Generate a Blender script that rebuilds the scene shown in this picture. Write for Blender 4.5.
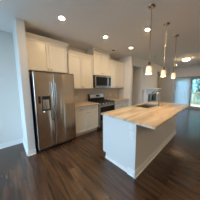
import bpy, bmesh, math, random
from mathutils import Vector, Matrix
for o in list(bpy.data.objects):
    bpy.data.objects.remove(o)
S = bpy.context.scene
C = S.collection
random.seed(7)

# ---------------------------------------------------------------- camera
cam_d = bpy.data.cameras.new('camera')
cam = bpy.data.objects.new('camera', cam_d)
C.objects.link(cam)
cam_d.sensor_width = 36.0
cam_d.lens = 105.653 * 36.0 / 200.0
cam_d.clip_start = 0.02
ya, pi_, ro = math.radians(-48.236), math.radians(7.13), math.radians(-0.458)
F = Vector((math.cos(ya) * math.cos(pi_), -math.sin(ya) * math.cos(pi_), -math.sin(pi_)))
R = F.cross(Vector((0, 0, 1))).normalized()
U = R.cross(F)
R, U = math.cos(ro) * R + math.sin(ro) * U, math.cos(ro) * U - math.sin(ro) * R
mw = Matrix((R, U, -F)).transposed().to_4x4()
mw.translation = Vector((-0.428, -3.163, 1.437))
cam.matrix_world = mw
S.camera = cam

# ---------------------------------------------------------------- world, exposure, daylight
w = bpy.data.worlds.new('sky')
S.world = w
w.use_nodes = True
bg = w.node_tree.nodes['Background']
bg.inputs[0].default_value = (0.43, 0.68, 1.0, 1)
bg.inputs[1].default_value = 4.15
S.view_settings.view_transform = 'Standard'
S.view_settings.look = 'None'
S.view_settings.exposure = 2.12
S.view_settings.gamma = 1.0
S.view_settings.use_curve_mapping = False
S.cycles.use_denoising = True
S.cycles.max_bounces = 10
S.cycles.diffuse_bounces = 6
CAN, PEND, FLUSH = 142.0, 0.62, 11.0      # strength of the ceiling lamps

def portal(name, loc, rot, sx, sy):
    l = bpy.data.lights.new(name, 'AREA')
    l.shape = 'RECTANGLE'
    l.size, l.size_y = sx, sy
    l.cycles.is_portal = True
    o = bpy.data.objects.new(name, l)
    o.location, o.rotation_euler = loc, rot
    C.objects.link(o)
WW = [(-2.55, -1.40), (-1.20, -0.05)]           # the two windows in the wall behind the camera (y ranges)
XW, XF, YF, H = -3.0, 8.4, -6.6, 2.69       # room limits
WZ0, WZ1 = 0.25, 2.35
for a, b in WW:
    portal('window_daylight', (XW - 0.2, (a + b) / 2, (WZ0 + WZ1) / 2), (0, -math.pi / 2, 0), WZ1 - WZ0, b - a)
portal('living_window_daylight', (XF + 0.2, -4.2, 1.37), (0, math.pi / 2, 0), 1.95, 1.6)  # portal for the added, unseen living room window
portal('door_daylight', (XF + 0.2, -2.1, 1.02), (0, math.pi / 2, 0), 2.03, 2.1)

# ---------------------------------------------------------------- materials
def new_mat(name):
    m = bpy.data.materials.new(name)
    m.use_nodes = True
    nt = m.node_tree
    return m, nt, nt.nodes['Principled BSDF']

def plain(name, col, rough=0.5, metal=0.0, bump=0.0, scale=60.0, var=0.0):
    m, nt, b = new_mat(name)
    b.inputs['Base Color'].default_value = (*col, 1)
    b.inputs['Roughness'].default_value = rough
    b.inputs['Metallic'].default_value = metal
    tc = nt.nodes.new('ShaderNodeTexCoord')
    n = nt.nodes.new('ShaderNodeTexNoise')
    n.inputs['Scale'].default_value = scale
    nt.links.new(tc.outputs['Object'], n.inputs['Vector'])
    if bump:
        bp = nt.nodes.new('ShaderNodeBump')
        bp.inputs['Strength'].default_value = bump
        bp.inputs['Distance'].default_value = 0.002
        nt.links.new(n.outputs[0], bp.inputs['Height'])
        nt.links.new(bp.outputs[0], b.inputs['Normal'])
    if var:
        mx = nt.nodes.new('ShaderNodeMix')
        mx.data_type = 'RGBA'
        mx.inputs[6].default_value = (*[c * (1 - var) for c in col], 1)
        mx.inputs[7].default_value = (*[min(1, c * (1 + var)) for c in col], 1)
        nt.links.new(n.outputs[0], mx.inputs[0])
        nt.links.new(mx.outputs[2], b.inputs['Base Color'])
    return m

def emis(name, col, strength):
    m, nt, b = new_mat(name)
    b.inputs['Base Color'].default_value = (*col, 1)
    b.inputs['Emission Color'].default_value = (*col, 1)
    b.inputs['Emission Strength'].default_value = strength
    return m

M = {}
M['cab'] = plain('cabinet_paint', (0.72, 0.68, 0.60), 0.32, bump=0.02)
M['wall'] = plain('wall_paint', (0.74, 0.71, 0.66), 0.7, bump=0.15, scale=250)
M['ceil'] = plain('ceiling_paint', (0.85, 0.83, 0.80), 0.85, bump=0.15, scale=200)
M['trim'] = plain('trim_paint', (0.84, 0.83, 0.80), 0.35, bump=0.02)
M['island'] = plain('island_paint', (0.74, 0.72, 0.68), 0.5, bump=0.08, scale=200)
M['black'] = plain('black_enamel', (0.012, 0.012, 0.013), 0.18, bump=0.02)
M['dark'] = plain('dark_plastic', (0.03, 0.03, 0.035), 0.45, bump=0.05)
M['body'] = plain('dark_grey_casing', (0.035, 0.033, 0.045), 0.45, bump=0.1, scale=300)
M['iron'] = plain('cast_iron', (0.015, 0.015, 0.015), 0.6, bump=0.2, scale=300)
M['knob'] = plain('bronze_nickel', (0.28, 0.23, 0.18), 0.3, 1.0, bump=0.03)
M['nickel'] = plain('brushed_nickel', (0.30, 0.235, 0.17), 0.3, 1.0, bump=0.05, scale=150)
M['nickel2'] = plain('polished_nickel', (0.58, 0.50, 0.41), 0.2, 1.0, bump=0.03, scale=150)
M['plate'] = plain('plate_plastic', (0.82, 0.80, 0.76), 0.35, bump=0.01)
M['slot'] = plain('slot_dark', (0.05, 0.05, 0.05), 0.5, bump=0.01)
M['mantel'] = plain('mantel_paint', (0.86, 0.86, 0.84), 0.5, bump=0.02)
M['stone'] = plain('hearth_slate', (0.05, 0.055, 0.065), 0.3, bump=0.05, scale=20, var=0.3)
M['fireglass'] = plain('smoked_fire_glass', (0.02, 0.022, 0.026), 0.06)
M['soot'] = plain('soot_black', (0.02, 0.02, 0.02), 0.8, bump=0.3, scale=40)
M['log'] = plain('ceramic_log', (0.18, 0.13, 0.09), 0.85, bump=0.6, scale=40, var=0.4)
M['alu'] = plain('door_frame_taupe', (0.36, 0.34, 0.31), 0.45, bump=0.02)  # backlit shade put into the colour of a white frame
M['deckwood'] = plain('deck_lumber', (0.25, 0.155, 0.07), 0.75, bump=0.4, scale=25, var=0.2)
M['bark'] = plain('bark', (0.10, 0.07, 0.05), 0.9, bump=0.6, scale=20, var=0.4)
M['leaf'] = plain('leaves', (0.13, 0.19, 0.14), 0.6, scale=3, var=0.5)
M['grass'] = plain('gravel_yard', (0.34, 0.33, 0.31), 0.9, bump=0.5, scale=8, var=0.4)  # unseen ground, kept pale to bounce skylight up to the ceiling
M['lawn'] = plain('lawn_grass', (0.06, 0.12, 0.04), 0.9, bump=0.5, scale=8, var=0.4)
M['led'] = emis('blue_white_led', (0.6, 0.8, 1.0), 1.2)
M['can'] = emis('recessed_lamp', (1.0, 0.72, 0.42), CAN)
M['flush'] = emis('flush_lamp_glass', (1.0, 0.62, 0.30), FLUSH)

def steel():
    m, nt, b = new_mat('brushed_stainless')
    b.inputs['Base Color'].default_value = (0.64, 0.52, 0.40, 1)  # warm room reflections put into the tint of neutral steel
    b.inputs['Metallic'].default_value = 1.0
    tc = nt.nodes.new('ShaderNodeTexCoord')
    mp = nt.nodes.new('ShaderNodeMapping')
    mp.inputs['Scale'].default_value = (3.6, 3.6, 0.2)
    n = nt.nodes.new('ShaderNodeTexNoise')
    n.inputs['Scale'].default_value = 1.9
    n.inputs['Detail'].default_value = 1.0
    mp2 = nt.nodes.new('ShaderNodeMapping')
    mp2.inputs['Scale'].default_value = (400, 400, 2)
    n2 = nt.nodes.new('ShaderNodeTexNoise')
    n2.inputs['Scale'].default_value = 1.0
    rr = nt.nodes.new('ShaderNodeMapRange')
    rr.inputs[3].default_value, rr.inputs[4].default_value = 0.14, 0.24
    b1, b2 = nt.nodes.new('ShaderNodeBump'), nt.nodes.new('ShaderNodeBump')
    b1.inputs['Strength'].default_value, b1.inputs['Distance'].default_value = 0.40, 0.05
    b2.inputs['Strength'].default_value, b2.inputs['Distance'].default_value = 0.10, 0.001
    L = nt.links.new
    L(tc.outputs['Object'], mp.inputs[0]); L(mp.outputs[0], n.inputs['Vector'])
    L(tc.outputs['Object'], mp2.inputs[0]); L(mp2.outputs[0], n2.inputs['Vector'])
    tg = nt.nodes.new('ShaderNodeTangent'); tg.direction_type = 'RADIAL'; tg.axis = 'Z'
    L(tg.outputs[0], b.inputs['Tangent'])
    b.inputs['Anisotropic'].default_value = 0.75
    b.inputs['Anisotropic Rotation'].default_value = 0.25
    L(n2.outputs[0], rr.inputs[0]); L(rr.outputs[0], b.inputs['Roughness'])
    L(n.outputs[0], b1.inputs['Height']); L(n2.outputs[0], b2.inputs['Height'])
    L(b1.outputs[0], b2.inputs['Normal']); L(b2.outputs[0], b.inputs['Normal'])
    return m
M['steel'] = steel()
M['steel2'] = plain('satin_stainless', (0.55, 0.52, 0.48), 0.25, 1.0, bump=0.04, scale=120)

M['handle'] = plain('handle_stainless', (0.40, 0.36, 0.33), 0.2, 1.0, bump=0.03, scale=120)
M['sinksteel'] = plain('sink_stainless', (0.36, 0.31, 0.25), 0.38, 0.9, bump=0.05, scale=120)

def granite():
    m, nt, b = new_mat('veined_granite')
    L = nt.links.new
    tc = nt.nodes.new('ShaderNodeTexCoord')
    mp = nt.nodes.new('ShaderNodeMapping')
    mp.inputs['Scale'].default_value = (0.55, 5.5, 3.0)
    mp.inputs['Rotation'].default_value = (0, 0, 0.10)
    n = nt.nodes.new('ShaderNodeTexNoise')
    n.inputs['Scale'].default_value, n.inputs['Detail'].default_value = 1.6, 8
    n.inputs['Roughness'].default_value = 0.62
    n.inputs['Distortion'].default_value = 0.9
    cr = nt.nodes.new('ShaderNodeValToRGB')
    e = cr.color_ramp.elements
    e[0].position, e[0].color = 0.29, (0.40, 0.31, 0.22, 1)
    e[1].position, e[1].color = 0.63, (0.80, 0.70, 0.56, 1)
    k = e.new(0.41); k.color = (0.56, 0.43, 0.28, 1)
    k = e.new(0.50); k.color = (0.66, 0.52, 0.36, 1)
    s = nt.nodes.new('ShaderNodeTexNoise')
    s.inputs['Scale'].default_value, s.inputs['Detail'].default_value = 90, 3
    mx = nt.nodes.new('ShaderNodeMix'); mx.data_type = 'RGBA'; mx.blend_type = 'OVERLAY'
    mx.inputs[0].default_value = 0.45
    L(tc.outputs['Object'], mp.inputs[0]); L(mp.outputs[0], n.inputs['Vector']); L(n.outputs[0], cr.inputs[0])
    L(tc.outputs['Object'], s.inputs['Vector'])
    L(cr.outputs[0], mx.inputs[6]); L(s.outputs[1], mx.inputs[7])
    bw = nt.nodes.new('ShaderNodeRGBToBW'); L(s.outputs[1], bw.inputs[0]); L(bw.outputs[0], mx.inputs[7])
    L(mx.outputs[2], b.inputs['Base Color'])
    b.inputs['Roughness'].default_value = 0.16
    return m
M['granite'] = granite()

def planks():
    m, nt, b = new_mat('dark_plank_floor')
    L = nt.links.new
    tc = nt.nodes.new('ShaderNodeTexCoord')
    mp = nt.nodes.new('ShaderNodeMapping')
    mp.inputs['Rotation'].default_value = (0, 0, math.pi / 2)     # planks run from the kitchen wall into the room
    br = nt.nodes.new('ShaderNodeTexBrick')
    br.offset = 0.37
    br.inputs['Color1'].default_value = (0.052, 0.024, 0.012, 1)
    br.inputs['Color2'].default_value = (0.092, 0.044, 0.020, 1)
    br.inputs['Mortar'].default_value = (0.018, 0.011, 0.008, 1)
    br.inputs['Scale'].default_value = 1.0
    br.inputs['Mortar Size'].default_value = 0.0022
    br.inputs['Brick Width'].default_value = 1.22
    br.inputs['Row Height'].default_value = 0.15
    mp2 = nt.nodes.new('ShaderNodeMapping')
    mp2.inputs['Scale'].default_value = (22, 1.6, 1)
    n = nt.nodes.new('ShaderNodeTexNoise')
    n.inputs['Scale'].default_value, n.inputs['Detail'].default_value = 1.0, 7
    n.inputs['Distortion'].default_value = 0.6
    rg = nt.nodes.new('ShaderNodeMapRange')
    rg.inputs[1].default_value, rg.inputs[2].default_value = 0.35, 0.65
    rg.inputs[3].default_value, rg.inputs[4].default_value = 0.42, 1.4
    mul = nt.nodes.new('ShaderNodeMix'); mul.data_type = 'RGBA'; mul.blend_type = 'MULTIPLY'
    mul.inputs[0].default_value = 1.0
    L(tc.outputs['Object'], mp.inputs[0]); L(mp.outputs[0], br.inputs['Vector'])
    L(tc.outputs['Object'], mp2.inputs[0]); L(mp2.outputs[0], n.inputs['Vector'])
    L(n.outputs[0], rg.inputs[0]); L(br.outputs[0], mul.inputs[6]); L(rg.outputs[0], mul.inputs[7])
    L(mul.outputs[2], b.inputs['Base Color'])
    b.inputs['Roughness'].default_value = 0.24
    b.inputs['Specular IOR Level'].default_value = 0.8
    bp = nt.nodes.new('ShaderNodeBump')
    bp.inputs['Strength'].default_value, bp.inputs['Distance'].default_value = 0.12, 0.002
    L(n.outputs[0], bp.inputs['Height']); L(bp.outputs[0], b.inputs['Normal'])
    return m
M['floor'] = planks()

def tiles():
    m, nt, b = new_mat('backsplash_tile')
    L = nt.links.new
    tc = nt.nodes.new('ShaderNodeTexCoord')
    mp = nt.nodes.new('ShaderNodeMapping')
    mp.inputs['Rotation'].default_value = (math.pi / 2, 0, 0)
    br = nt.nodes.new('ShaderNodeTexBrick')
    br.inputs['Color1'].default_value = (0.58, 0.52, 0.43, 1)
    br.inputs['Color2'].default_value = (0.63, 0.56, 0.47, 1)
    br.inputs['Mortar'].default_value = (0.68, 0.62, 0.54, 1)
    br.inputs['Scale'].default_value = 1.0
    br.inputs['Mortar Size'].default_value = 0.003
    br.inputs['Brick Width'].default_value = 0.30
    br.inputs['Row Height'].default_value = 0.10
    L(tc.outputs['Object'], mp.inputs[0]); L(mp.outputs[0], br.inputs['Vector']); L(br.outputs[0], b.inputs['Base Color'])
    b.inputs['Roughness'].default_value = 0.25
    return m
M['tile'] = tiles()

def glass_mat(name, tint):
    m, nt, b = new_mat(name)
    t = nt.nodes.new('ShaderNodeBsdfTransparent'); t.inputs[0].default_value = (*tint, 1)
    g = nt.nodes.new('ShaderNodeBsdfGlossy'); g.inputs['Roughness'].default_value = 0.02
    f = nt.nodes.new('ShaderNodeFresnel'); f.inputs[0].default_value = 1.3
    mx = nt.nodes.new('ShaderNodeMixShader')
    nt.links.new(f.outputs[0], mx.inputs[0]); nt.links.new(t.outputs[0], mx.inputs[1]); nt.links.new(g.outputs[0], mx.inputs[2])
    nt.links.new(mx.outputs[0], nt.nodes['Material Output'].inputs[0])
    return m
M['doorglass'] = glass_mat('tinted_door_glass', (0.90, 0.96, 0.97))
M['glass'] = glass_mat('window_glass', (0.93, 0.97, 0.96))

def blind_mat():
    m, nt, b = new_mat('blind_vinyl')
    d = nt.nodes.new('ShaderNodeBsdfDiffuse'); d.inputs[0].default_value = (0.75, 0.77, 0.78, 1)
    t = nt.nodes.new('ShaderNodeBsdfTranslucent'); t.inputs[0].default_value = (0.68, 0.82, 0.86, 1)
    mx = nt.nodes.new('ShaderNodeMixShader'); mx.inputs[0].default_value = 0.34
    tc = nt.nodes.new('ShaderNodeTexCoord')
    n = nt.nodes.new('ShaderNodeTexNoise'); n.inputs['Scale'].default_value = 80
    bp = nt.nodes.new('ShaderNodeBump'); bp.inputs['Strength'].default_value = 0.05
    nt.links.new(tc.outputs['Object'], n.inputs['Vector']); nt.links.new(n.outputs[0], bp.inputs['Height'])
    nt.links.new(bp.outputs[0], d.inputs['Normal'])
    nt.links.new(d.outputs[0], mx.inputs[1]); nt.links.new(t.outputs[0], mx.inputs[2])
    nt.links.new(mx.outputs[0], nt.nodes['Material Output'].inputs[0])
    return m
M['blind'] = blind_mat()

def shade_mat():
    # frosted glass lit by the bulb inside: whiter and brighter low down where the bulb sits
    m, nt, b = new_mat('lit_frosted_shade')
    L = nt.links.new
    tc = nt.nodes.new('ShaderNodeTexCoord')
    sp = nt.nodes.new('ShaderNodeSeparateXYZ')
    cr = nt.nodes.new('ShaderNodeValToRGB')
    mr = nt.nodes.new('ShaderNodeMapRange')
    mr.inputs[1].default_value, mr.inputs[2].default_value = -1.06, -0.88
    e = cr.color_ramp.elements
    e[0].position, e[0].color = 0.0, (1.0, 0.80, 0.50, 1)
    e[1].position, e[1].color = 1.0, (0.40, 0.17, 0.05, 1)
    k = e.new(0.45); k.color = (1.0, 0.66, 0.30, 1)
    L(tc.outputs['Object'], sp.inputs[0]); L(sp.outputs[2], mr.inputs[0]); L(mr.outputs[0], cr.inputs[0])
    L(cr.outputs[0], b.inputs['Emission Color'])
    b.inputs['Emission Strength'].default_value = PEND * 0.33
    b.inputs['Base Color'].default_value = (0.85, 0.80, 0.70, 1)
    b.inputs['Roughness'].default_value = 0.3
    return m
M['shade'] = shade_mat()
M['bulb'] = emis('lamp_bulb', (1.0, 0.74, 0.42), 26.0)

# ---------------------------------------------------------------- mesh helpers
def box(bm, lo, hi, bev=0.0, seg=2):
    lo, hi = [min(a, b) for a, b in zip(lo, hi)], [max(a, b) for a, b in zip(lo, hi)]
    vs = [bm.verts.new((x, y, z)) for z in (lo[2], hi[2]) for y in (lo[1], hi[1]) for x in (lo[0], hi[0])]
    fs = [bm.faces.new([vs[i] for i in f]) for f in ((0, 2, 3, 1), (4, 5, 7, 6), (0, 1, 5, 4), (2, 6, 7, 3), (0, 4, 6, 2), (1, 3, 7, 5))]
    if bev:
        es = list({e for f in fs for e in f.edges})
        bmesh.ops.bevel(bm, geom=es, offset=bev, segments=seg, affect='EDGES', profile=0.5)

def lathe(bm, prof, c=(0, 0, 0), n=24, axis='z'):
    rings = []
    for r, h in prof:
        ring = []
        for i in range(n):
            a = 2 * math.pi * i / n
            p = (r * math.cos(a), r * math.sin(a), h)
            if axis == 'y': p = (p[0], h, p[1])
            if axis == 'x': p = (h, p[0], p[1])
            ring.append(bm.verts.new((p[0] + c[0], p[1] + c[1], p[2] + c[2])))
        rings.append(ring)
    for a, b in zip(rings, rings[1:]):
        for i in range(n):
            bm.faces.new((a[i], a[(i + 1) % n], b[(i + 1) % n], b[i]))
    for ring in (rings[0], rings[-1]):
        try: bm.faces.new(ring)
        except ValueError: pass

def tube(bm, pts, r, n=12):
    pts = [Vector(p) for p in pts]
    rings = []
    prev = None
    for i, p in enumerate(pts):
        t = (pts[min(i + 1, len(pts) - 1)] - pts[max(i - 1, 0)]).normalized()
        if prev is None:
            u = t.orthogonal().normalized()
        else:
            u = (prev - t * prev.dot(t)).normalized()
        prev = u
        v = t.cross(u)
        rr = r[i] if isinstance(r, (list, tuple)) else r
        rings.append([bm.verts.new(p + rr * (math.cos(2 * math.pi * k / n) * u + math.sin(2 * math.pi * k / n) * v)) for k in range(n)])
    for a, b in zip(rings, rings[1:]):
        for i in range(n):
            bm.faces.new((a[i], a[(i + 1) % n], b[(i + 1) % n], b[i]))
    bm.faces.new(rings[0]); bm.faces.new(rings[-1])

def extrude_profile(bm, pts, axis, a, b):
    """closed 2-D outline swept along an axis: x -> outline is (y,z); z -> outline is (x,y); y -> outline is (x,z)"""
    def P(p, t):
        return {'x': (t, p[0], p[1]), 'y': (p[0], t, p[1]), 'z': (p[0], p[1], t)}[axis]
    A = [bm.verts.new(P(p, a)) for p in pts]
    B = [bm.verts.new(P(p, b)) for p in pts]
    n = len(pts)
    for i in range(n):
        bm.faces.new((A[i], A[(i + 1) % n], B[(i + 1) % n], B[i]))
    bm.faces.new(A); bm.faces.new(B)

W = {}      # where each built object's origin stands in the world
def build(name, fn, mat, parent=None, smooth=False):
    bm = bmesh.new()
    fn(bm)
    bmesh.ops.recalc_face_normals(bm, faces=bm.faces)
    if parent is not None:
        org = W[parent.name]
    else:
        xs = [v.co for v in bm.verts]
        org = Vector(((min(v.x for v in xs) + max(v.x for v in xs)) / 2, (min(v.y for v in xs) + max(v.y for v in xs)) / 2, min(v.z for v in xs)))
    bmesh.ops.translate(bm, verts=bm.verts, vec=-org)
    me = bpy.data.meshes.new(name)
    bm.to_mesh(me); bm.free()
    me.materials.append(M[mat])
    if smooth:
        for p in me.polygons: p.use_smooth = True
        me.set_sharp_from_angle(angle=math.radians(40))
    o = bpy.data.objects.new(name, me)
    C.objects.link(o)
    if parent is not None: o.parent = parent
    else: o.location = org
    W[o.name] = org
    return o

def boxes(*bs, bev=0.0):
    def f(bm):
        for lo, hi in bs: box(bm, lo, hi, bev)
    return f

def tag(o, label, cat, group=None, kind=None):
    o['label'] = label; o['category'] = cat
    if group: o['group'] = group
    if kind: o['kind'] = kind
    return o

def thing(name, loc, label, cat, group=None):
    o = bpy.data.objects.new(name, None)
    o.empty_display_size = 0.1
    o.location = loc
    C.objects.link(o)
    W[o.name] = Vector(loc)
    return tag(o, label, cat, group)

def struct(name, fn, mat, label=None, smooth=False):
    o = build(name, fn, mat, None, smooth)
    o['kind'] = 'structure'
    return o

def dup(root, loc, label):
    r = root.copy(); C.objects.link(r); r.location = loc; r['label'] = label
    W[r.name] = Vector(loc)
    def rec(src, dst):
        for ch in list(src.children):
            c = ch.copy(); C.objects.link(c); c.parent = dst
            rec(ch, c)
    rec(root, r)
    return r

# ---------------------------------------------------------------- the room
T = 0.15
struct('floor', boxes(((XW, YF, -0.1), (XF, 0.16, 0))), 'floor')
struct('ceiling', boxes(((XW - T, YF - T, H), (XF + T, 0.31, H + 0.12))), 'ceil')
struct('wall_left', boxes(((XW, 0.16, 0), (-0.18, 0.31, H))), 'wall')
struct('wall_beside_fridge', boxes(((-0.18, -0.61, 0), (-0.042, 0.31, H)), bev=0.006), 'wall')
struct('wall_back', boxes(((-0.042, 0, 0), (XF, 0.16, H))), 'wall')
NY = -0.708
struct('wall_kitchen_end', boxes(((3.50, NY, 0), (3.62, 0, H)), bev=0.004), 'wall')
struct('wall_chimney', boxes(((4.43, NY, 0), (6.23, 0, 2.30)), bev=0.004), 'wall')
struct('wall_niche_header', boxes(((3.62, NY, 2.30), (XF, 0, H))), 'wall')
struct('wall_front', boxes(((XW - T, YF - T, 0), (XF + T, YF, H))), 'wall')
DY0, DY1, DZ = -3.05, -1.06, 2.03
RY0, RY1 = -5.0, -3.4
struct('wall_right', boxes(((XF, YF, 0), (XF + T, RY0, H)), ((XF, RY1, 0), (XF + T, DY0, H)), ((XF, RY0, 0), (XF + T, RY1, 0.4)), ((XF, RY0, WZ1), (XF + T, RY1, H)), ((XF, DY1, 0), (XF + T, 0.16, H)), ((XF, DY0, DZ), (XF + T, DY1, H))), 'wall')
def west(bm):
    ys = [YF] + [y for a, b in WW for y in (a, b)] + [0.31]
    for i in range(0, len(ys), 2):
        box(bm, (XW - T, ys[i], 0), (XW, ys[i + 1], H))
    for a, b in WW:
        box(bm, (XW - T, a, 0), (XW, b, WZ0)); box(bm, (XW - T, a, WZ1), (XW, b, H))
struct('wall_west', west, 'wall')
for i, (a, b) in enumerate(WW):
    def fr(bm):
        t = 0.06
        box(bm, (XW - 0.11, a, WZ0), (XW - 0.04, a + t, WZ1)); box(bm, (XW - 0.11, b - t, WZ0), (XW - 0.04, b, WZ1))
        box(bm, (XW - 0.11, a + t, WZ0), (XW - 0.04, b - t, WZ0 + t)); box(bm, (XW - 0.11, a + t, WZ1 - t), (XW - 0.04, b - t, WZ1))
        box(bm, (XW - 0.10, (a + b) / 2 - 0.02, WZ0 + t), (XW - 0.05, (a + b) / 2 + 0.02, WZ1 - t))
    fo = struct('window_%d' % (i + 1), fr, 'trim')
    build('window_pane', boxes(((XW - 0.078, a + 0.06, WZ0 + 0.06), (XW - 0.072, b - 0.06, WZ1 - 0.06))), 'glass', fo)

def frs(bm):  # unseen window, added to bring more daylight into the living room
    t, z0 = 0.06, 0.4
    for a, b in ((RY0, RY0 + t), (RY1 - t, RY1), ((RY0 + RY1) / 2 - 0.04, (RY0 + RY1) / 2 + 0.04)):
        box(bm, (XF + 0.04, a, z0), (XF + 0.11, b, WZ1))
    for a, b in ((z0, z0 + t), (WZ1 - t, WZ1)):
        box(bm, (XF + 0.04, RY0 + t, a), (XF + 0.11, RY1 - t, b))
fo = struct('window_3', frs, 'trim')
build('window_pane', boxes(((XF + 0.072, RY0 + 0.05, 0.45), (XF + 0.078, RY1 - 0.05, WZ1 - 0.05))), 'glass', fo)

# baseboards: tall board, small cap, shoe moulding
def bb(bm, p, q, nrm, h=0.115):
    """from p to q (x,y) along a wall, nrm = outward unit (x,y) axis direction"""
    for t, z0, z1 in ((0.013, 0, h - 0.018), (0.009, h - 0.018, h), (0.026, 0, 0.018)):
        x0, x1 = sorted((p[0], q[0])); y0, y1 = sorted((p[1], q[1]))
        if nrm[0] > 0: x1 = x0 + t
        elif nrm[0] < 0: x0 = x1 - t
        if nrm[1] > 0: y1 = y0 + t
        elif nrm[1] < 0: y0 = y1 - t
        box(bm, (x0, y0, z0), (x1, y1, z1), 0.003, 1)
def bbset(name, *segs, **kw):
    def f(bm):
        for s in segs: bb(bm, *s, **kw)
    return struct(name, f, 'trim')
bbset('baseboard_left', ((XW, 0.16), (-0.18, 0.16), (0, -1)))
bbset('baseboard_beside_fridge', ((-0.18, -0.61), (-0.18, 0.147), (-1, 0)), ((-0.194, -0.61), (-0.042, -0.61), (0, -1)))
bbset('baseboard_right', ((XF, NY), (XF, DY1), (-1, 0)), ((XF, YF), (XF, DY0), (-1, 0)))
bbset('baseboard_kitchen_end', ((3.50, NY), (3.62, NY), (0, -1)), ((3.62, 0), (4.43, 0), (0, -1)), ((6.23, 0), (XF, 0), (0, -1)))
struct('trim_1', boxes(((XF - 0.018, DY0 - 0.07, 0), (XF, DY0, DZ + 0.07)), ((XF - 0.018, DY1, 0), (XF, DY1 + 0.07, DZ + 0.07)), ((XF - 0.018, DY0, DZ), (XF, DY1, DZ + 0.07)), bev=0.003), 'wall')
struct('wall_backsplash', boxes(((0.93, -0.012, 0.915), (3.488, 0, 1.39)), ((3.488, -0.36, 0.915), (3.5, 0, 1.39))), 'tile')

# sliding patio door
ds = struct('door_1', lambda bm: [box(bm, *q) for q in (
    ((XF + 0.02, DY0, 0), (XF + 0.13, DY1, 0.035)), ((XF + 0.02, DY0, DZ - 0.04), (XF + 0.13, DY1, DZ)),
    ((XF + 0.02, DY0, 0.035), (XF + 0.13, DY0 + 0.04, DZ - 0.04)), ((XF + 0.02, DY1 - 0.04, 0.035), (XF + 0.13, DY1, DZ - 0.04)))], 'alu')
MID = -1.97
for a, b, x in ((MID - 0.03, DY1 - 0.04, XF + 0.08), (DY0 + 0.04, MID + 0.05, XF + 0.035)):
    def sash(bm):
        z0, z1, t = 0.035, DZ - 0.04, 0.11
        box(bm, (x, a, z0), (x + 0.04, a + t, z1), 0.004); box(bm, (x, b - t, z0), (x + 0.04, b, z1), 0.004)
        box(bm, (x, a + t, z0), (x + 0.04, b - t, z0 + t), 0.004); box(bm, (x, a + t, z1 - t), (x + 0.04, b - t, z1), 0.004)
    so = build('sash', sash, 'alu', ds)
    build('pane', boxes(((x + 0.017, a + 0.10, 0.14), (x + 0.023, b - 0.10, DZ - 0.14))), 'doorglass', ds)

# ---------------------------------------------------------------- cabinets
def shaker(bm, x0, x1, z0, z1, yb, t=0.02, s=0.055):
    """a door or drawer front facing -y, its back at yb"""
    yf = yb - t
    if z1 - z0 < 0.2:
        box(bm, (x0, yf, z0), (x1, yb, z1), 0.003)
        return
    box(bm, (x0, yf, z0), (x0 + s, yb, z1), 0.0025); box(bm, (x1 - s, yf, z0), (x1, yb, z1), 0.0025)
    box(bm, (x0 + s, yf, z0), (x1 - s, yb, z0 + s), 0.0025); box(bm, (x0 + s, yf, z1 - s), (x1 - s, yb, z1), 0.0025)
    box(bm, (x0 + s, yb - 0.008, z0 + s), (x1 - s, yb, z1 - s))
def shaker_rev(bm, x0, x1, z0, z1, yb):
    """the same facing +y"""
    b2 = bmesh.new(); shaker(b2, x0, x1, z0, z1, -yb)
    me = bpy.data.meshes.new('tmp'); b2.to_mesh(me); b2.free()
    n0 = len(bm.verts); bm.from_mesh(me); bpy.data.meshes.remove(me); bm.verts.ensure_lookup_table()
    for v in bm.verts[n0:]: v.co.y = -v.co.y
def knob_fn(x, y, z):
    return lambda bm: lathe(bm, [(0.0055, 0), (0.005, -0.014), (0.014, -0.018), (0.015, -0.025), (0.010, -0.030)], (x, y, z), 14, 'y')
def pull_fn(x, y, z, wd=0.05):
    def f(bm):
        tube(bm, [(x - wd, y, z), (x - wd, y - 0.022, z), (x - wd * 0.6, y - 0.028, z), (x + wd * 0.6, y - 0.028, z), (x + wd, y - 0.022, z), (x + wd, y, z)], 0.0055, 8)
    return f
def crown(bm, x0, x1, yf, z, left=True, right=True, h=0.07, pr=0.045):
    pts = [(0, 0), (-0.010, 0), (-0.014, h * 0.25), (-pr * 0.75, h * 0.72), (-pr, h * 0.78), (-pr, h), (0, h)]
    a, b = x0 - (pr if left else 0), x1 + (pr if right else 0)
    extrude_profile(bm, [(yf + p[0], z + p[1]) for p in pts], 'x', a, b)
    if left: extrude_profile(bm, [(x0 + p[0], z + p[1]) for p in pts], 'y', yf, -0.003)
    if right: extrude_profile(bm, [(x1 - p[0], z + p[1]) for p in pts], 'y', yf, -0.003)

def wall_cabinet(x0, x1, yf, z0, zbox, label, split, crown_kw=None, knob_z=None, door_top=None):
    t = thing('wall_cabinet', ((x0 + x1) / 2, -0.003, z0), label, 'cabinet', 'cream wall cabinets')
    yb = yf + 0.02
    build('carcass', boxes(((x0, yb, z0), (x1, -0.003, zbox)), bev=0.002), 'cab', t)
    g = 0.002
    dt = door_top or zbox - 0.012
    for a, b, s in ((x0 + 0.004, split - g, -1), (split + g, x1 - 0.004, 1)):
        d = build('door', lambda bm: shaker(bm, a, b, z0 + 0.004, dt, yb - 0.001), 'cab', t)
        build('knob', knob_fn(split + s * 0.035, yf - 0.001, knob_z or z0 + 0.055), 'knob', d, True)
    if crown_kw is not None:
        build('crown_moulding', lambda bm: crown(bm, x0, x1, yf + 0.004, zbox, **crown_kw), 'cab', t)
    return t
wall_cabinet(-0.038, 0.885, -0.385, 1.81, 2.50, 'cream two-door cabinet over the refrigerator, with crown moulding', 0.425, dict(left=False))
wall_cabinet(0.94, 1.782, -0.355, 1.385, 2.36, 'cream two-door wall cabinet between the refrigerator and the microwave', 1.36, dict(left=False, right=False))
wall_cabinet(1.79, 2.55, -0.384, 1.835, H - 0.075, 'cream cabinet over the microwave, rising to the ceiling', 2.17, dict(h=0.068, pr=0.02), door_top=2.58)
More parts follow.
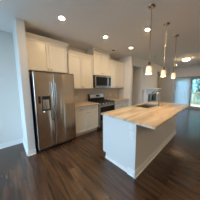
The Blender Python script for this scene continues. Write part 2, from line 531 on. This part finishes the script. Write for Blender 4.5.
wall_cabinet(2.558, 3.485, -0.355, 1.385, 2.36, 'cream two-door wall cabinet right of the microwave, in the corner', 3.0, dict(left=False, right=False))

def base_cabinet(x0, x1, label):
    t = thing('base_cabinet', ((x0 + x1) / 2, -0.003, 0), label, 'cabinet', 'cream base cabinets on the kitchen wall')
    yb = -0.59
    build('carcass', boxes(((x0, yb, 0.105), (x1, -0.003, 0.884)), bev=0.002), 'cab', t)
    build('toe_kick', boxes(((x0, yb + 0.06, 0), (x1, yb + 0.08, 0.105))), 'cab', t)
    m = (x0 + x1) / 2
    for a, b, s in ((x0 + 0.005, m - 0.002, -1), (m + 0.002, x1 - 0.005, 1)):
        d = build('drawer', lambda bm: shaker(bm, a, b, 0.725, 0.872, yb - 0.001), 'cab', t)
        build('pull', pull_fn((a + b) / 2, yb - 0.021, 0.80), 'knob', d, True)
        e = build('door', lambda bm: shaker(bm, a, b, 0.112, 0.717, yb - 0.001), 'cab', t)
        build('knob', knob_fn(m + s * 0.035, yb - 0.021, 0.675), 'knob', e, True)
base_cabinet(0.93, 1.782, 'cream base cabinet with two drawers and two doors beside the refrigerator')
base_cabinet(2.558, 3.495, 'cream base cabinet right of the range, in the corner behind the island')
for x0, x1, lb in ((0.92, 1.784, 'tan granite worktop between the refrigerator and the range'), (2.556, 3.486, 'tan granite worktop right of the range, in the kitchen corner')):
    tag(build('worktop', boxes(((x0, -0.645, 0.886), (x1, -0.014, 0.915)), bev=0.004), 'granite'), lb, 'countertop', 'granite worktops')

# ---------------------------------------------------------------- refrigerator
fr = thing('refrigerator', (0.455, -0.35, 0), 'stainless side-by-side refrigerator with ice and water dispenser', 'refrigerator')
build('cabinet', boxes(((0.004, -0.600, 0.03), (0.900, -0.03, 1.72)), bev=0.006), 'body', fr)
def fskin(x0, x1):
    def f(bm):
        n, r, bul = 14, 0.016, 0.016
        yb, yf = -0.672, -0.694
        pts = [(x0, yb), (x0, yf + r)]
        for i in range(1, 5):
            a = math.pi / 2 * i / 4
            pts.append((x0 + r - r * math.cos(a), yf + r - r * math.sin(a)))
        for i in range(1, n):
            u = i / n
            pts.append((x0 + r + (x1 - x0 - 2 * r) * u, yf - bul * (1 - (2 * u - 1) ** 2)))
        for i in range(0, 5):
            a = math.pi / 2 * (1 - i / 4)
            pts.append((x1 - r + r * math.cos(a), yf + r - r * math.sin(a)))
        pts.append((x1, yb))
        extrude_profile(bm, pts, 'z', 0.085, 1.742)
    return f
def fridge_door(name, x0, x1):
    d = build(name, boxes(((x0 + 0.001, -0.671, 0.087), (x1 - 0.001, -0.606, 1.740)), bev=0.003), 'body', fr)
    build('front_panel', fskin(x0, x1), 'steel', d, True)
    return d
dl = fridge_door('freezer_door', 0.003, 0.372)
dr = fridge_door('fridge_door', 0.384, 0.905)
for d, x in ((dl, 0.338), (dr, 0.418)):
    def hd(bm):
        p = []
        for i in range(17):
            u = i / 16
            p.append((x, -0.742 - 0.022 * math.sin(math.pi * u), 0.70 + 0.85 * u))
        tube(bm, [(x, -0.70, 0.715)] + p + [(x, -0.70, 1.535)], 0.0125, 12)
    build('handle', hd, 'handle', d, True)
build('toe_grille', lambda bm: [box(bm, (0.01, -0.645, 0.012), (0.898, -0.60, 0.078), 0.004)] + [box(bm, (0.05, -0.650, 0.022 + 0.016 * i), (0.86, -0.644, 0.029 + 0.016 * i)) for i in range(3)], 'dark', fr)
for x in (0.05, 0.86):
    build('hinge_cover', boxes(((x - 0.04, -0.67, 1.743), (x + 0.04, -0.56, 1.765)), bev=0.008), 'dark', fr)
for x in (0.06, 0.85):
    build('foot', lambda bm: lathe(bm, [(0.02, 0), (0.02, 0.01), (0.012, 0.012), (0.012, 0.032)], (x, -0.57, 0), 12), 'dark', fr)
    build('foot', lambda bm: lathe(bm, [(0.02, 0), (0.02, 0.01), (0.012, 0.012), (0.012, 0.032)], (x, -0.12, 0), 12), 'dark', fr)
def disp(bm):
    x0, x1, z0, z1, y0, y1 = 0.125, 0.300, 0.93, 1.25, -0.700, -0.722
    box(bm, (x0, y1, z0), (x0 + 0.016, y0, z1), 0.003); box(bm, (x1 - 0.016, y1, z0), (x1, y0, z1), 0.003)
    box(bm, (x0 + 0.016, y1, z1 - 0.075), (x1 - 0.016, y0, z1), 0.003); box(bm, (x0 + 0.016, y1, z0), (x1 - 0.016, y0, z0 + 0.03), 0.003)
    box(bm, (x0 + 0.016, -0.706, z0 + 0.03), (x1 - 0.016, -0.700, z1 - 0.075))
dp = build('dispenser', disp, 'dark', dl)
build('paddle', lambda bm: [box(bm, (0.19, -0.714, 1.02), (0.235, -0.707, 1.13), 0.004), lathe(bm, [(0.014, 1.14), (0.010, 1.175)], (0.2125, -0.712, 0), 10)], 'steel2', dp)
build('display', boxes(((0.15, -0.7245, 1.195), (0.275, -0.7222, 1.235))), 'black', dp)
cp = build('control_strip', boxes(((0.062, -0.712, 1.10), (0.110, -0.696, 1.25)), bev=0.003), 'black', dl)
build('indicator_lamp', lambda bm: lathe(bm, [(0.008, -0.7145), (0.011, -0.706)], (0.155, 0, 0.915), 12, 'y'), 'led', dl)  # small emissive blue-white dot under the dispenser

# ---------------------------------------------------------------- range and microwave
rg = thing('range', (2.17, -0.35, 0), 'black and stainless cooking range with black glass oven door', 'range')
X0, X1 = 1.792, 2.548
build('body', boxes(((X0, -0.62, 0.08), (X1, -0.02, 0.905)), bev=0.003), 'black', rg)
build('toe_panel', boxes(((X0 + 0.01, -0.58, 0.0), (X1 - 0.01, -0.55, 0.08))), 'dark', rg)
build('cooktop', boxes(((X0, -0.655, 0.906), (X1, -0.10, 0.928)), bev=0.006), 'black', rg)
bgd = build('backguard', lambda bm: extrude_profile(bm, [(-0.018, 0.906), (-0.095, 0.906), (-0.095, 1.02), (-0.070, 1.165), (-0.018, 1.165)], 'x', X0, X1), 'black', rg)
def slope_y(z): return -0.095 + (z - 1.02) / 0.145 * 0.025
def panel(bm, x0, x1, z0, z1, t):
    vs = []
    for dy in (0, -t):
        for z in (z0, z1):
            for x in (x0, x1): vs.append(bm.verts.new((x, slope_y(z) + dy, z)))
    for f in ((0, 1, 3, 2), (4, 5, 7, 6), (0, 1, 5, 4), (2, 3, 7, 6), (0, 2, 6, 4), (1, 3, 7, 5)): bm.faces.new([vs[i] for i in f])
build('control_panel', lambda bm: panel(bm, X0 + 0.05, X1 - 0.03, 1.03, 1.158, 0.004), 'steel2', bgd)
build('clock_display', lambda bm: panel(bm, 2.12, 2.30, 1.065, 1.135, 0.006), 'black', bgd)
def grates(bm):
    for i in range(4):
        x = X0 + 0.12 + i * 0.172
        tube(bm, [(x, -0.63, 0.95), (x, -0.14, 0.95)], 0.007, 6)
    for j in range(4):
        y = -0.60 + j * 0.14
        tube(bm, [(X0 + 0.06, y, 0.952), (X1 - 0.06, y, 0.952)], 0.007, 6)
    for x in (X0 + 0.08, 2.17, X1 - 0.08):
        for y in (-0.60, -0.18): box(bm, (x - 0.008, y - 0.008, 0.929), (x + 0.008, y + 0.008, 0.95))
build('burner_grate', grates, 'iron', rg)
for x in (1.97, 2.37):
    for y in (-0.49, -0.25):
        build('burner', lambda bm: lathe(bm, [(0.045, 0.929), (0.045, 0.936), (0.03, 0.938), (0.028, 0.944)], (x, y, 0), 16), 'iron', rg, True)
build('front_rail', boxes(((X0, -0.660, 0.855), (X1, -0.622, 0.904)), bev=0.004), 'steel2', rg)
for i in range(5):
    x = X0 + 0.10 + i * 0.139
    build('knob', lambda bm: lathe(bm, [(0.021, -0.661), (0.019, -0.688), (0.012, -0.690)], (x, 0, 0.880), 14, 'y'), 'black', rg, True)
od = build('oven_door', boxes(((X0 + 0.003, -0.662, 0.275), (X1 - 0.003, -0.622, 0.848)), bev=0.005), 'steel2', rg)
build('oven_window', boxes(((X0 + 0.03, -0.666, 0.33), (X1 - 0.03, -0.661, 0.775)), bev=0.002), 'black', od)
def hnd(bm):
    tube(bm, [(X0 + 0.04, -0.71, 0.812), (X1 - 0.04, -0.71, 0.812)], 0.013, 12)
    for x in (X0 + 0.07, X1 - 0.07): box(bm, (x - 0.012, -0.71, 0.803), (x + 0.012, -0.661, 0.821))
build('oven_handle', hnd, 'steel2', od, True)
build('storage_drawer', boxes(((X0 + 0.003, -0.662, 0.085), (X1 - 0.003, -0.622, 0.268)), bev=0.005), 'steel2', rg)

mv = thing('microwave', (2.17, -0.2, 1.40), 'stainless over-the-range microwave under the tall cabinet', 'microwave')
build('casing', boxes(((1.794, -0.430, 1.405), (2.546, -0.004, 1.828)), bev=0.004), 'black', mv)
mdr = build('door', boxes(((1.797, -0.462, 1.440), (2.543, -0.431, 1.790)), bev=0.005), 'steel2', mv)
build('window', boxes(((1.825, -0.4655, 1.468), (2.352, -0.461, 1.765)), bev=0.002), 'black', mdr)
build('control_strip', boxes(((2.395, -0.4655, 1.468), (2.528, -0.461, 1.765)), bev=0.002), 'black', mdr)
build('handle', lambda bm: tube(bm, [(2.372, -0.461, 1.49), (2.372, -0.492, 1.50), (2.372, -0.497, 1.61), (2.372, -0.492, 1.73), (2.372, -0.461, 1.74)], 0.010, 10), 'steel2', mdr, True)
build('vent_grille', lambda bm: [box(bm, (1.797, -0.457, 1.793), (2.543, -0.431, 1.826), 0.002)] + [box(bm, (1.83, -0.460, 1.798 + i * 0.009), (2.51, -0.457, 1.802 + i * 0.009)) for i in range(3)], 'steel2', mv)
build('bottom_rail', boxes(((1.797, -0.458, 1.408), (2.543, -0.431, 1.436)), bev=0.003), 'steel2', mv)

# ---------------------------------------------------------------- island
IX0, IX1, IY0, IY1 = 0.984, 3.34, -1.66, -2.392
isl = thing('kitchen_island', ((IX0 + IX1) / 2, -2.0, 0), 'long white-painted kitchen island with a half wall and baseboards', 'kitchen island')
def ibody(bm):
    for x0, x1, z1 in ((IX0 + 0.012, 2.07, 0.883), (2.07, 2.85, 0.69), (2.85, 3.30, 0.883)):
        box(bm, (x0, -2.262, 0.105), (x1, IY0, z1))
    box(bm, (2.07, IY0 - 0.03, 0.69), (2.85, IY0, 0.883)); box(bm, (2.07, -2.262, 0.69), (2.85, -2.15, 0.883))
    box(bm, (IX0 + 0.012, -2.262, 0), (3.30, IY0 - 0.075, 0.105))
build('cabinet_body', ibody, 'island', isl)
build('half_wall', boxes(((IX0, IY1, 0), (IX1, -2.264, 0.883)), bev=0.003), 'island', isl)
def ibase(bm):
    bb(bm, (IX0, IY1), (IX0, -2.264), (-1, 0))
    bb(bm, (IX0 + 0.012, -2.264), (IX0 + 0.012, IY0 - 0.075), (-1, 0), h=0.05)
    bb(bm, (IX0 - 0.026, IY1), (IX1 + 0.026, IY1), (0, -1))
    bb(bm, (IX1, IY1), (IX1, -2.264), (1, 0))
build('baseboard', ibase, 'trim', isl)
def idoors():
    xs = [IX0 + 0.02 + i * (3.29 - IX0 - 0.02) / 4 for i in range(5)]
    for a, b in zip(xs, xs[1:]):
        d = build('door', lambda bm: shaker_rev(bm, a + 0.003, b - 0.003, 0.112, 0.872, IY0 + 0.001), 'cab', isl)
idoors()
def itop(bm):
    x0, x1, y0, y1, z0, z1 = 0.962, 3.40, -2.663, -1.628, 0.885, 0.916
    sx0, sx1, sy0, sy1 = 2.08, 2.84, -2.085, -1.70
    xs, ys = [x0, sx0, sx1, x1], [y0, sy0, sy1, y1]
    V = {}
    for k, z in enumerate((z0, z1)):
        for i, x in enumerate(xs):
            for j, y in enumerate(ys): V[i, j, k] = bm.verts.new((x, y, z))
    for i in range(3):
        for j in range(3):
            if (i, j) == (1, 1): continue
            for k in (0, 1): bm.faces.new((V[i, j, k], V[i + 1, j, k], V[i + 1, j + 1, k], V[i, j + 1, k]))
    def wl(a, b): bm.faces.new((V[a + (0,)], V[b + (0,)], V[b + (1,)], V[a + (1,)]))
    for i in range(3):
        wl((i, 0), (i + 1, 0)); wl((i, 3), (i + 1, 3)); wl((0, i), (0, i + 1)); wl((3, i), (3, i + 1))
    for a, b in (((1, 1), (2, 1)), ((2, 1), (2, 2)), ((2, 2), (1, 2)), ((1, 2), (1, 1))): wl(a, b)
    bm.edges.ensure_lookup_table()
    es = [e for e in bm.edges if all(abs(v.co.z - z1) < 1e-6 for v in e.verts) and (all(v.co.x in (x0,) or abs(v.co.x - x0) < 1e-6 for v in e.verts) or all(abs(v.co.x - x1) < 1e-6 for v in e.verts) or all(abs(v.co.y - y0) < 1e-6 for v in e.verts) or all(abs(v.co.y - y1) < 1e-6 for v in e.verts))]
    bmesh.ops.bevel(bm, geom=es, offset=0.005, segments=2, affect='EDGES')
tag(build('island_worktop', itop, 'granite'), 'large tan veined granite slab on the kitchen island', 'countertop')

sk = thing('kitchen_sink', (2.465, -1.91, 0.70), 'stainless undermount sink set in the island worktop', 'sink')
def basin(bm):
    x0, x1, y0, y1 = 2.076, 2.844, -2.089, -1.696
    t = 0.008
    box(bm, (x0, y0, 0.70), (x1, y1, 0.708)); box(bm, (x0, y0, 0.708), (x0 + t, y1, 0.884)); box(bm, (x1 - t, y0, 0.708), (x1, y1, 0.884))
    box(bm, (x0 + t, y0, 0.708), (x1 - t, y0 + t, 0.884)); box(bm, (x0 + t, y1 - t, 0.708), (x1 - t, y1, 0.884))
build('basin', basin, 'sinksteel', sk)
build('drain', lambda bm: lathe(bm, [(0.045, 0.709), (0.043, 0.713), (0.03, 0.711), (0.02, 0.712)], (2.465, -1.91, 0), 18), 'steel2', sk, True)

fc = thing('faucet', (2.53, -2.16, 0.916), 'brushed nickel gooseneck faucet beside the island sink', 'faucet')
build('base', lambda bm: lathe(bm, [(0.030, 0.9165), (0.030, 0.924), (0.022, 0.930), (0.020, 0.985), (0.016, 0.995)], (2.53, -2.16, 0), 18), 'nickel', fc, True)
def neck(bm):
    p = [(2.53, -2.16, 0.99), (2.53, -2.16, 1.10), (2.53, -2.16, 1.18)]
    for i in range(1, 13):
        a = math.pi * i / 12
        p.append((2.53, -2.055 - 0.105 * math.cos(a), 1.18 + 0.115 * math.sin(a)))
    p.append((2.53, -1.945, 1.15))
    tube(bm, p, 0.015, 12)
build('spout', neck, 'nickel', fc, True)
build('spray_head', lambda bm: lathe(bm, [(0.0135, 1.152), (0.017, 1.13), (0.019, 1.075), (0.016, 1.068)], (2.53, -1.944, 0), 16), 'nickel', fc, True)
build('lever', lambda bm: tube(bm, [(2.545, -2.16, 0.965), (2.58, -2.16, 0.972), (2.64, -2.16, 1.01)], [0.010, 0.007, 0.006], 10), 'nickel', fc, True)

# ---------------------------------------------------------------- outlets and switches
def outlet(c, nrm, label, switch=False, hgt=0.115):
    """c on the wall surface; nrm '-x' or '-y'"""
    t = thing('light_switch' if switch else 'outlet', c, label, 'light switch' if switch else 'outlet')
    def P(u, d, z):
        return (c[0] - d, c[1] + u, c[2] + z) if nrm == '-x' else (c[0] + u, c[1] - d, c[2] + z)
    build('cover_plate', lambda bm: box(bm, P(-0.036, 0.0005, -hgt / 2), P(0.036, 0.006, hgt / 2), 0.002), 'plate', t)
    if switch:
        build('rocker', lambda bm: box(bm, P(-0.016, 0.006, -0.033), P(0.016, 0.010, 0.033), 0.002), 'plate', t)
    else:
        for s in (-1, 1):
            q = build('socket', lambda bm: box(bm, P(-0.017, 0.006, s * 0.021 - 0.014), P(0.017, 0.0085, s * 0.021 + 0.014), 0.002), 'plate', t)
            build('slot', lambda bm: [box(bm, P(u - 0.0015, 0.0085, s * 0.021 - 0.006), P(u + 0.0015, 0.009, s * 0.021 + 0.006)) for u in (-0.007, 0.007)], 'slot', q)
outlet((IX0, -2.318, 0.68), '-x', 'white double outlet on the white end of the island')
outlet((IX0, -2.305, 0.818), '-x', 'white rocker plate just below the corner of the island slab', switch=True, hgt=0.10)
outlet((2.27, IY1, 0.42), '-y', 'outlet low on the long shaded side of the island')
outlet((1.32, -0.012, 1.08), '-y', 'outlet on the backsplash between the refrigerator and the range')
outlet((3.00, -0.012, 1.08), '-y', 'outlet on the backsplash right of the range')
outlet((5.36, NY, 1.60), '-y', 'white switch plate on the chimney wall above the mantel', switch=True)

# ---------------------------------------------------------------- fireplace
fp = thing('fireplace', (5.35, NY, 0), 'white mantel fireplace with a dark firebox on the chimney wall', 'fireplace')
FY = NY - 0.142
def surround(bm):
    for a, b in ((4.66, 4.86), (5.96, 6.16)):
        box(bm, (a, FY, 0), (b, NY - 0.001, 1.06), 0.006); box(bm, (a - 0.012, FY - 0.012, 0), (b + 0.012, NY - 0.001, 0.14), 0.004)
        box(bm, (a + 0.035, FY - 0.008, 0.2), (b - 0.035, FY, 0.98), 0.004)
    box(bm, (4.66, FY, 1.06), (6.16, NY - 0.001, 1.25), 0.004)
    box(bm, (4.72, FY - 0.008, 1.09), (6.10, FY, 1.20), 0.004)
build('surround', surround, 'mantel', fp)
def shelf(bm):
    box(bm, (4.50, NY - 0.29, 1.285), (6.20, NY - 0.001, 1.33), 0.006)
    box(bm, (4.58, NY - 0.22, 1.25), (6.18, NY - 0.001, 1.285), 0.006)
build('mantel_shelf', shelf, 'mantel', fp)
build('slate_facing', boxes(((4.862, FY + 0.05, 0), (4.92, NY - 0.001, 1.058)), ((5.90, FY + 0.05, 0), (5.958, NY - 0.001, 1.058)), ((4.92, FY + 0.05, 1.0), (5.90, NY - 0.001, 1.058))), 'stone', fp)
fb = build('firebox', boxes(((4.92, NY - 0.012, 0.05), (5.90, NY - 0.002, 1.0))), 'soot', fp)
build('frame', lambda bm: [box(bm, *q) for q in (((4.92, FY + 0.04, 0.0), (4.96, FY + 0.055, 1.0)), ((5.86, FY + 0.04, 0.0), (5.90, FY + 0.055, 1.0)), ((4.96, FY + 0.04, 0.95), (5.86, FY + 0.055, 1.0)), ((4.96, FY + 0.04, 0.0), (5.86, FY + 0.055, 0.12)))], 'black', fb)
build('glass', boxes(((4.96, FY + 0.046, 0.12), (5.86, FY + 0.050, 0.95))), 'glass', fb)
for z, x in ((0.15, 5.41), (0.21, 5.38)):
    build('log', lambda bm: tube(bm, [(x - 0.22, NY - 0.05, z), (x, NY - 0.055, z + 0.01), (x + 0.22, NY - 0.05, z)], [0.028, 0.032, 0.026], 9), 'log', fb, True)

# ---------------------------------------------------------------- blinds
bl = thing('vertical_blinds', (XF - 0.06, -1.5, 0.04), 'pale vertical blinds drawn over half of the sliding door', 'blinds')
build('headrail', boxes(((XF - 0.085, -2.9, 1.995), (XF - 0.035, -1.08, 2.04)), bev=0.004), 'alu', bl)
def slats(bm):
    y = -1.13
    while y > -1.93:
        a = math.radians(28)
        c, s = math.cos(a) * 0.044, math.sin(a) * 0.044
        n = 6
        L0, L1 = [], []
        for i in range(n + 1):
            u = 2 * i / n - 1
            bow = 0.006 * (1 - u * u)
            px, py = XF - 0.06 + s * u + bow * math.cos(a), y + c * u
            L0.append(bm.verts.new((px, py, 0.05))); L1.append(bm.verts.new((px, py, 1.992)))
        for i in range(n): bm.faces.new((L0[i], L0[i + 1], L1[i + 1], L1[i]))
        y -= 0.072
build('slats', slats, 'blind', bl)
build('wand', lambda bm: tube(bm, [(XF - 0.10, -1.92, 1.99), (XF - 0.10, -1.92, 0.9)], 0.005, 6), 'alu', bl)

# ---------------------------------------------------------------- lamps
def recessed(loc, label):
    t = thing('recessed_light', loc, label, 'ceiling light', 'recessed ceiling lights')
    build('trim_ring', lambda bm: lathe(bm, [(0.040, -0.001), (0.040, -0.004), (0.072, -0.004), (0.076, -0.001)], loc, 24), 'ceil', t, True)
    build('lens', lambda bm: lathe(bm, [(0.002, -0.0055), (0.028, -0.0052), (0.039, -0.0045)], loc, 24), 'can', t, True)
    return t
r0 = recessed((0.46, -1.131, H), 'lit recessed ceiling light nearest the refrigerator cabinet')
dup(r0, (1.59, -1.131, H), 'lit recessed ceiling light in front of the tall microwave cabinet')
dup(r0, (2.756, -1.131, H), 'lit recessed ceiling light near the end wall of the kitchen')
dup(r0, (2.05, -1.99, H), 'lit recessed ceiling light between the two nearer pendants over the island')
r5 = dup(r0, (7.32, -1.36, H), 'small far recessed ceiling light near the living room blinds')
r5.scale = (0.6, 0.6, 0.6)

for x, y, lb in ((2.4, -4.7, 'out of view, right of the island'), (-1.0, -2.2, 'out of view, left of the camera'),
                 (5.2, -3.7, 'out of view, right of the living room flush light'), (0.5, -5.0, 'out of view, behind the camera'),
                 (4.4, -5.4, 'out of view, by the front wall'), (7.2, -4.4, 'out of view, in the far corner of the living room'),
                 (-0.3, -3.5, 'out of view, above the camera')):
    dup(r0, (x, y, H), 'recessed ceiling light ' + lb)  # unseen lamps, added as warm fill for the room and shaded sides

def pendant(loc, label):
    x, y, z = loc
    t = thing('pendant_lamp', loc, label, 'pendant lamp', 'pendants over the island')
    build('canopy', lambda bm: lathe(bm, [(0.002, -0.034), (0.020, -0.032), (0.050, -0.022), (0.062, -0.008), (0.064, -0.001)], loc, 24), 'nickel2', t, True)
    build('rod', lambda bm: tube(bm, [(x, y, z - 0.03), (x, y, z - 0.50), (x, y, z - 0.86)], 0.007, 8), 'nickel2', t, True)
    build('socket_cap', lambda bm: lathe(bm, [(0.010, -0.845), (0.020, -0.858), (0.024, -0.900), (0.032, -0.907), (0.032, -0.912)], loc, 18), 'nickel', t, True)
    build('shade', lambda bm: lathe(bm, [(0.030, -0.9135), (0.038, -0.920), (0.042, -0.935), (0.046, -0.99), (0.048, -1.045), (0.045, -1.045), (0.043, -0.99), (0.039, -0.935), (0.030, -0.920)], loc, 24), 'shade', t, True)
    build('bulb', lambda bm: lathe(bm, [(0.004, -1.03), (0.020, -1.022), (0.026, -1.0), (0.020, -0.97), (0.012, -0.945)], loc, 14), 'bulb', t, True)
    return t
p0 = pendant((1.41, -2.348, H), 'nearest of the pendant lamps, hanging over the near end of the island')
dup(p0, (2.122, -2.348, H), 'middle pendant lamp over the island, between the nearest and farthest')
dup(p0, (2.865, -2.348, H), 'farthest pendant lamp, over the far end of the island')

FL = (5.9, -2.05, H)
fl = thing('flush_ceiling_light', FL, 'lit round flush-mount light on the living room ceiling', 'ceiling light')
build('pan', lambda bm: lathe(bm, [(0.17, -0.001), (0.175, -0.02), (0.16, -0.028)], FL, 28), 'nickel', fl, True)
build('glass_bowl', lambda bm: lathe(bm, [(0.140, -0.029), (0.135, -0.055), (0.10, -0.085), (0.05, -0.10), (0.003, -0.103)], FL, 28), 'flush', fl, True)
build('finial', lambda bm: lathe(bm, [(0.010, -0.1035), (0.012, -0.112), (0.004, -0.125)], FL, 12), 'nickel', fl, True)

sd = thing('ceiling_sensor', (2.48, -0.63, H), 'small dark round fixture on the ceiling near the microwave cabinet', 'ceiling fixture')
build('housing', lambda bm: lathe(bm, [(0.055, -0.001), (0.055, -0.018), (0.04, -0.026), (0.004, -0.028)], (2.48, -0.63, H), 20), 'knob', sd, True)
s2 = thing('smoke_detector', (4.44, -1.26, H), 'small round smoke detector on the ceiling beyond the kitchen end wall', 'smoke detector')
build('housing', lambda bm: lathe(bm, [(0.065, -0.001), (0.065, -0.02), (0.05, -0.034), (0.004, -0.036)], (4.44, -1.26, H), 20), 'plate', s2, True)

# ---------------------------------------------------------------- outside the sliding door
struct('ground', boxes(((-30, -40, -1.2), (11.3, 40, -1.0))), 'grass')
struct('lawn', boxes(((11.3, -40, -1.2), (60, 40, -1.0))), 'lawn')
dk = thing('deck', (10.2, -2.2, -1.0), 'wooden deck boards outside the sliding door', 'deck')
def boards(bm):
    x = XF + T + 0.02
    while x < 11.2:
        box(bm, (x, -5.0, -0.10), (x + 0.135, 0.6, -0.07), 0.004, 1); x += 0.14
build('boards', boards, 'deckwood', dk)
for y in (-4.8, -3.6, -2.4, -1.2, 0.4):
    build('joist', boxes(((XF + T + 0.02, y - 0.02, -0.29), (11.2, y + 0.02, -0.101))), 'deckwood', dk)
for y in (-4.8, -2.4, 0.4):
    build('support_post', boxes(((11.05, y - 0.05, -1.0), (11.15, y + 0.05, -0.291))), 'deckwood', dk)
rl = thing('deck_railing', (11.1, -2.2, -0.07), 'tan wooden deck railing seen through the sliding door glass', 'railing')
build('top_rail', boxes(((11.03, -5.0, 0.90), (11.17, 0.6, 0.94)), ((11.08, -5.0, 0.80), (11.12, 0.6, 0.90)), bev=0.004), 'deckwood', rl)
build('bottom_rail', boxes(((11.08, -5.0, 0.02), (11.12, 0.6, 0.11)), bev=0.004), 'deckwood', rl)
for y in (-4.9, -1.9, 0.5):
    build('post', boxes(((11.055, y - 0.045, -0.07), (11.079, y + 0.045, 0.80)), bev=0.003), 'deckwood', rl)
y = -4.3
while y < -0.8:
    build('baluster', boxes(((11.12, y - 0.018, 0.04), (11.156, y + 0.018, 0.88)), bev=0.003), 'deckwood', rl)
    y += 0.13

def tree(x, y, h, r, label, seed):
    rnd = random.Random(seed)
    t = thing('tree', (x, y, -1.0), label, 'tree', 'trees beyond the deck')
    build('trunk', lambda bm: tube(bm, [(x, y, -1.05), (x + 0.1, y, h * 0.3), (x + 0.05, y + 0.1, h * 0.7)], [0.2, 0.15, 0.06], 9), 'bark', t, True)
    def crown_(bm):
        for _ in range(5200):
            d = Vector((rnd.gauss(0, 1), rnd.gauss(0, 1), rnd.gauss(0, 1))).normalized() * (r * rnd.random() ** 0.4)
            p = Vector((x + d.x, y + d.y, h * 0.40 + d.z * h * 0.52 / r))
            u = Vector((rnd.uniform(-1, 1), rnd.uniform(-1, 1), rnd.uniform(-1, 1))).normalized()
            v = u.orthogonal().normalized()
            s = rnd.uniform(0.2, 0.42)
            bm.faces.new([bm.verts.new(p + q) for q in (u * s, v * s * 0.5, -u * s, -v * s * 0.5)])
    build('foliage', crown_, 'leaf', t)
for i, (x, y, h, r) in enumerate(((17.5, -2.9, 7.5, 2.6), (19.5, -8.3, 9.0, 2.8), (21.5, 1.9, 9.5, 2.7), (27.0, -3.6, 11.0, 4.0))):
    tree(x, y, h, r, ('nearest leafy tree beyond the deck railing', 'leafy tree beyond the deck on the right', 'leafy tree beyond the deck behind the blinds', 'tallest farthest leafy tree beyond the deck')[i], 11 + i)
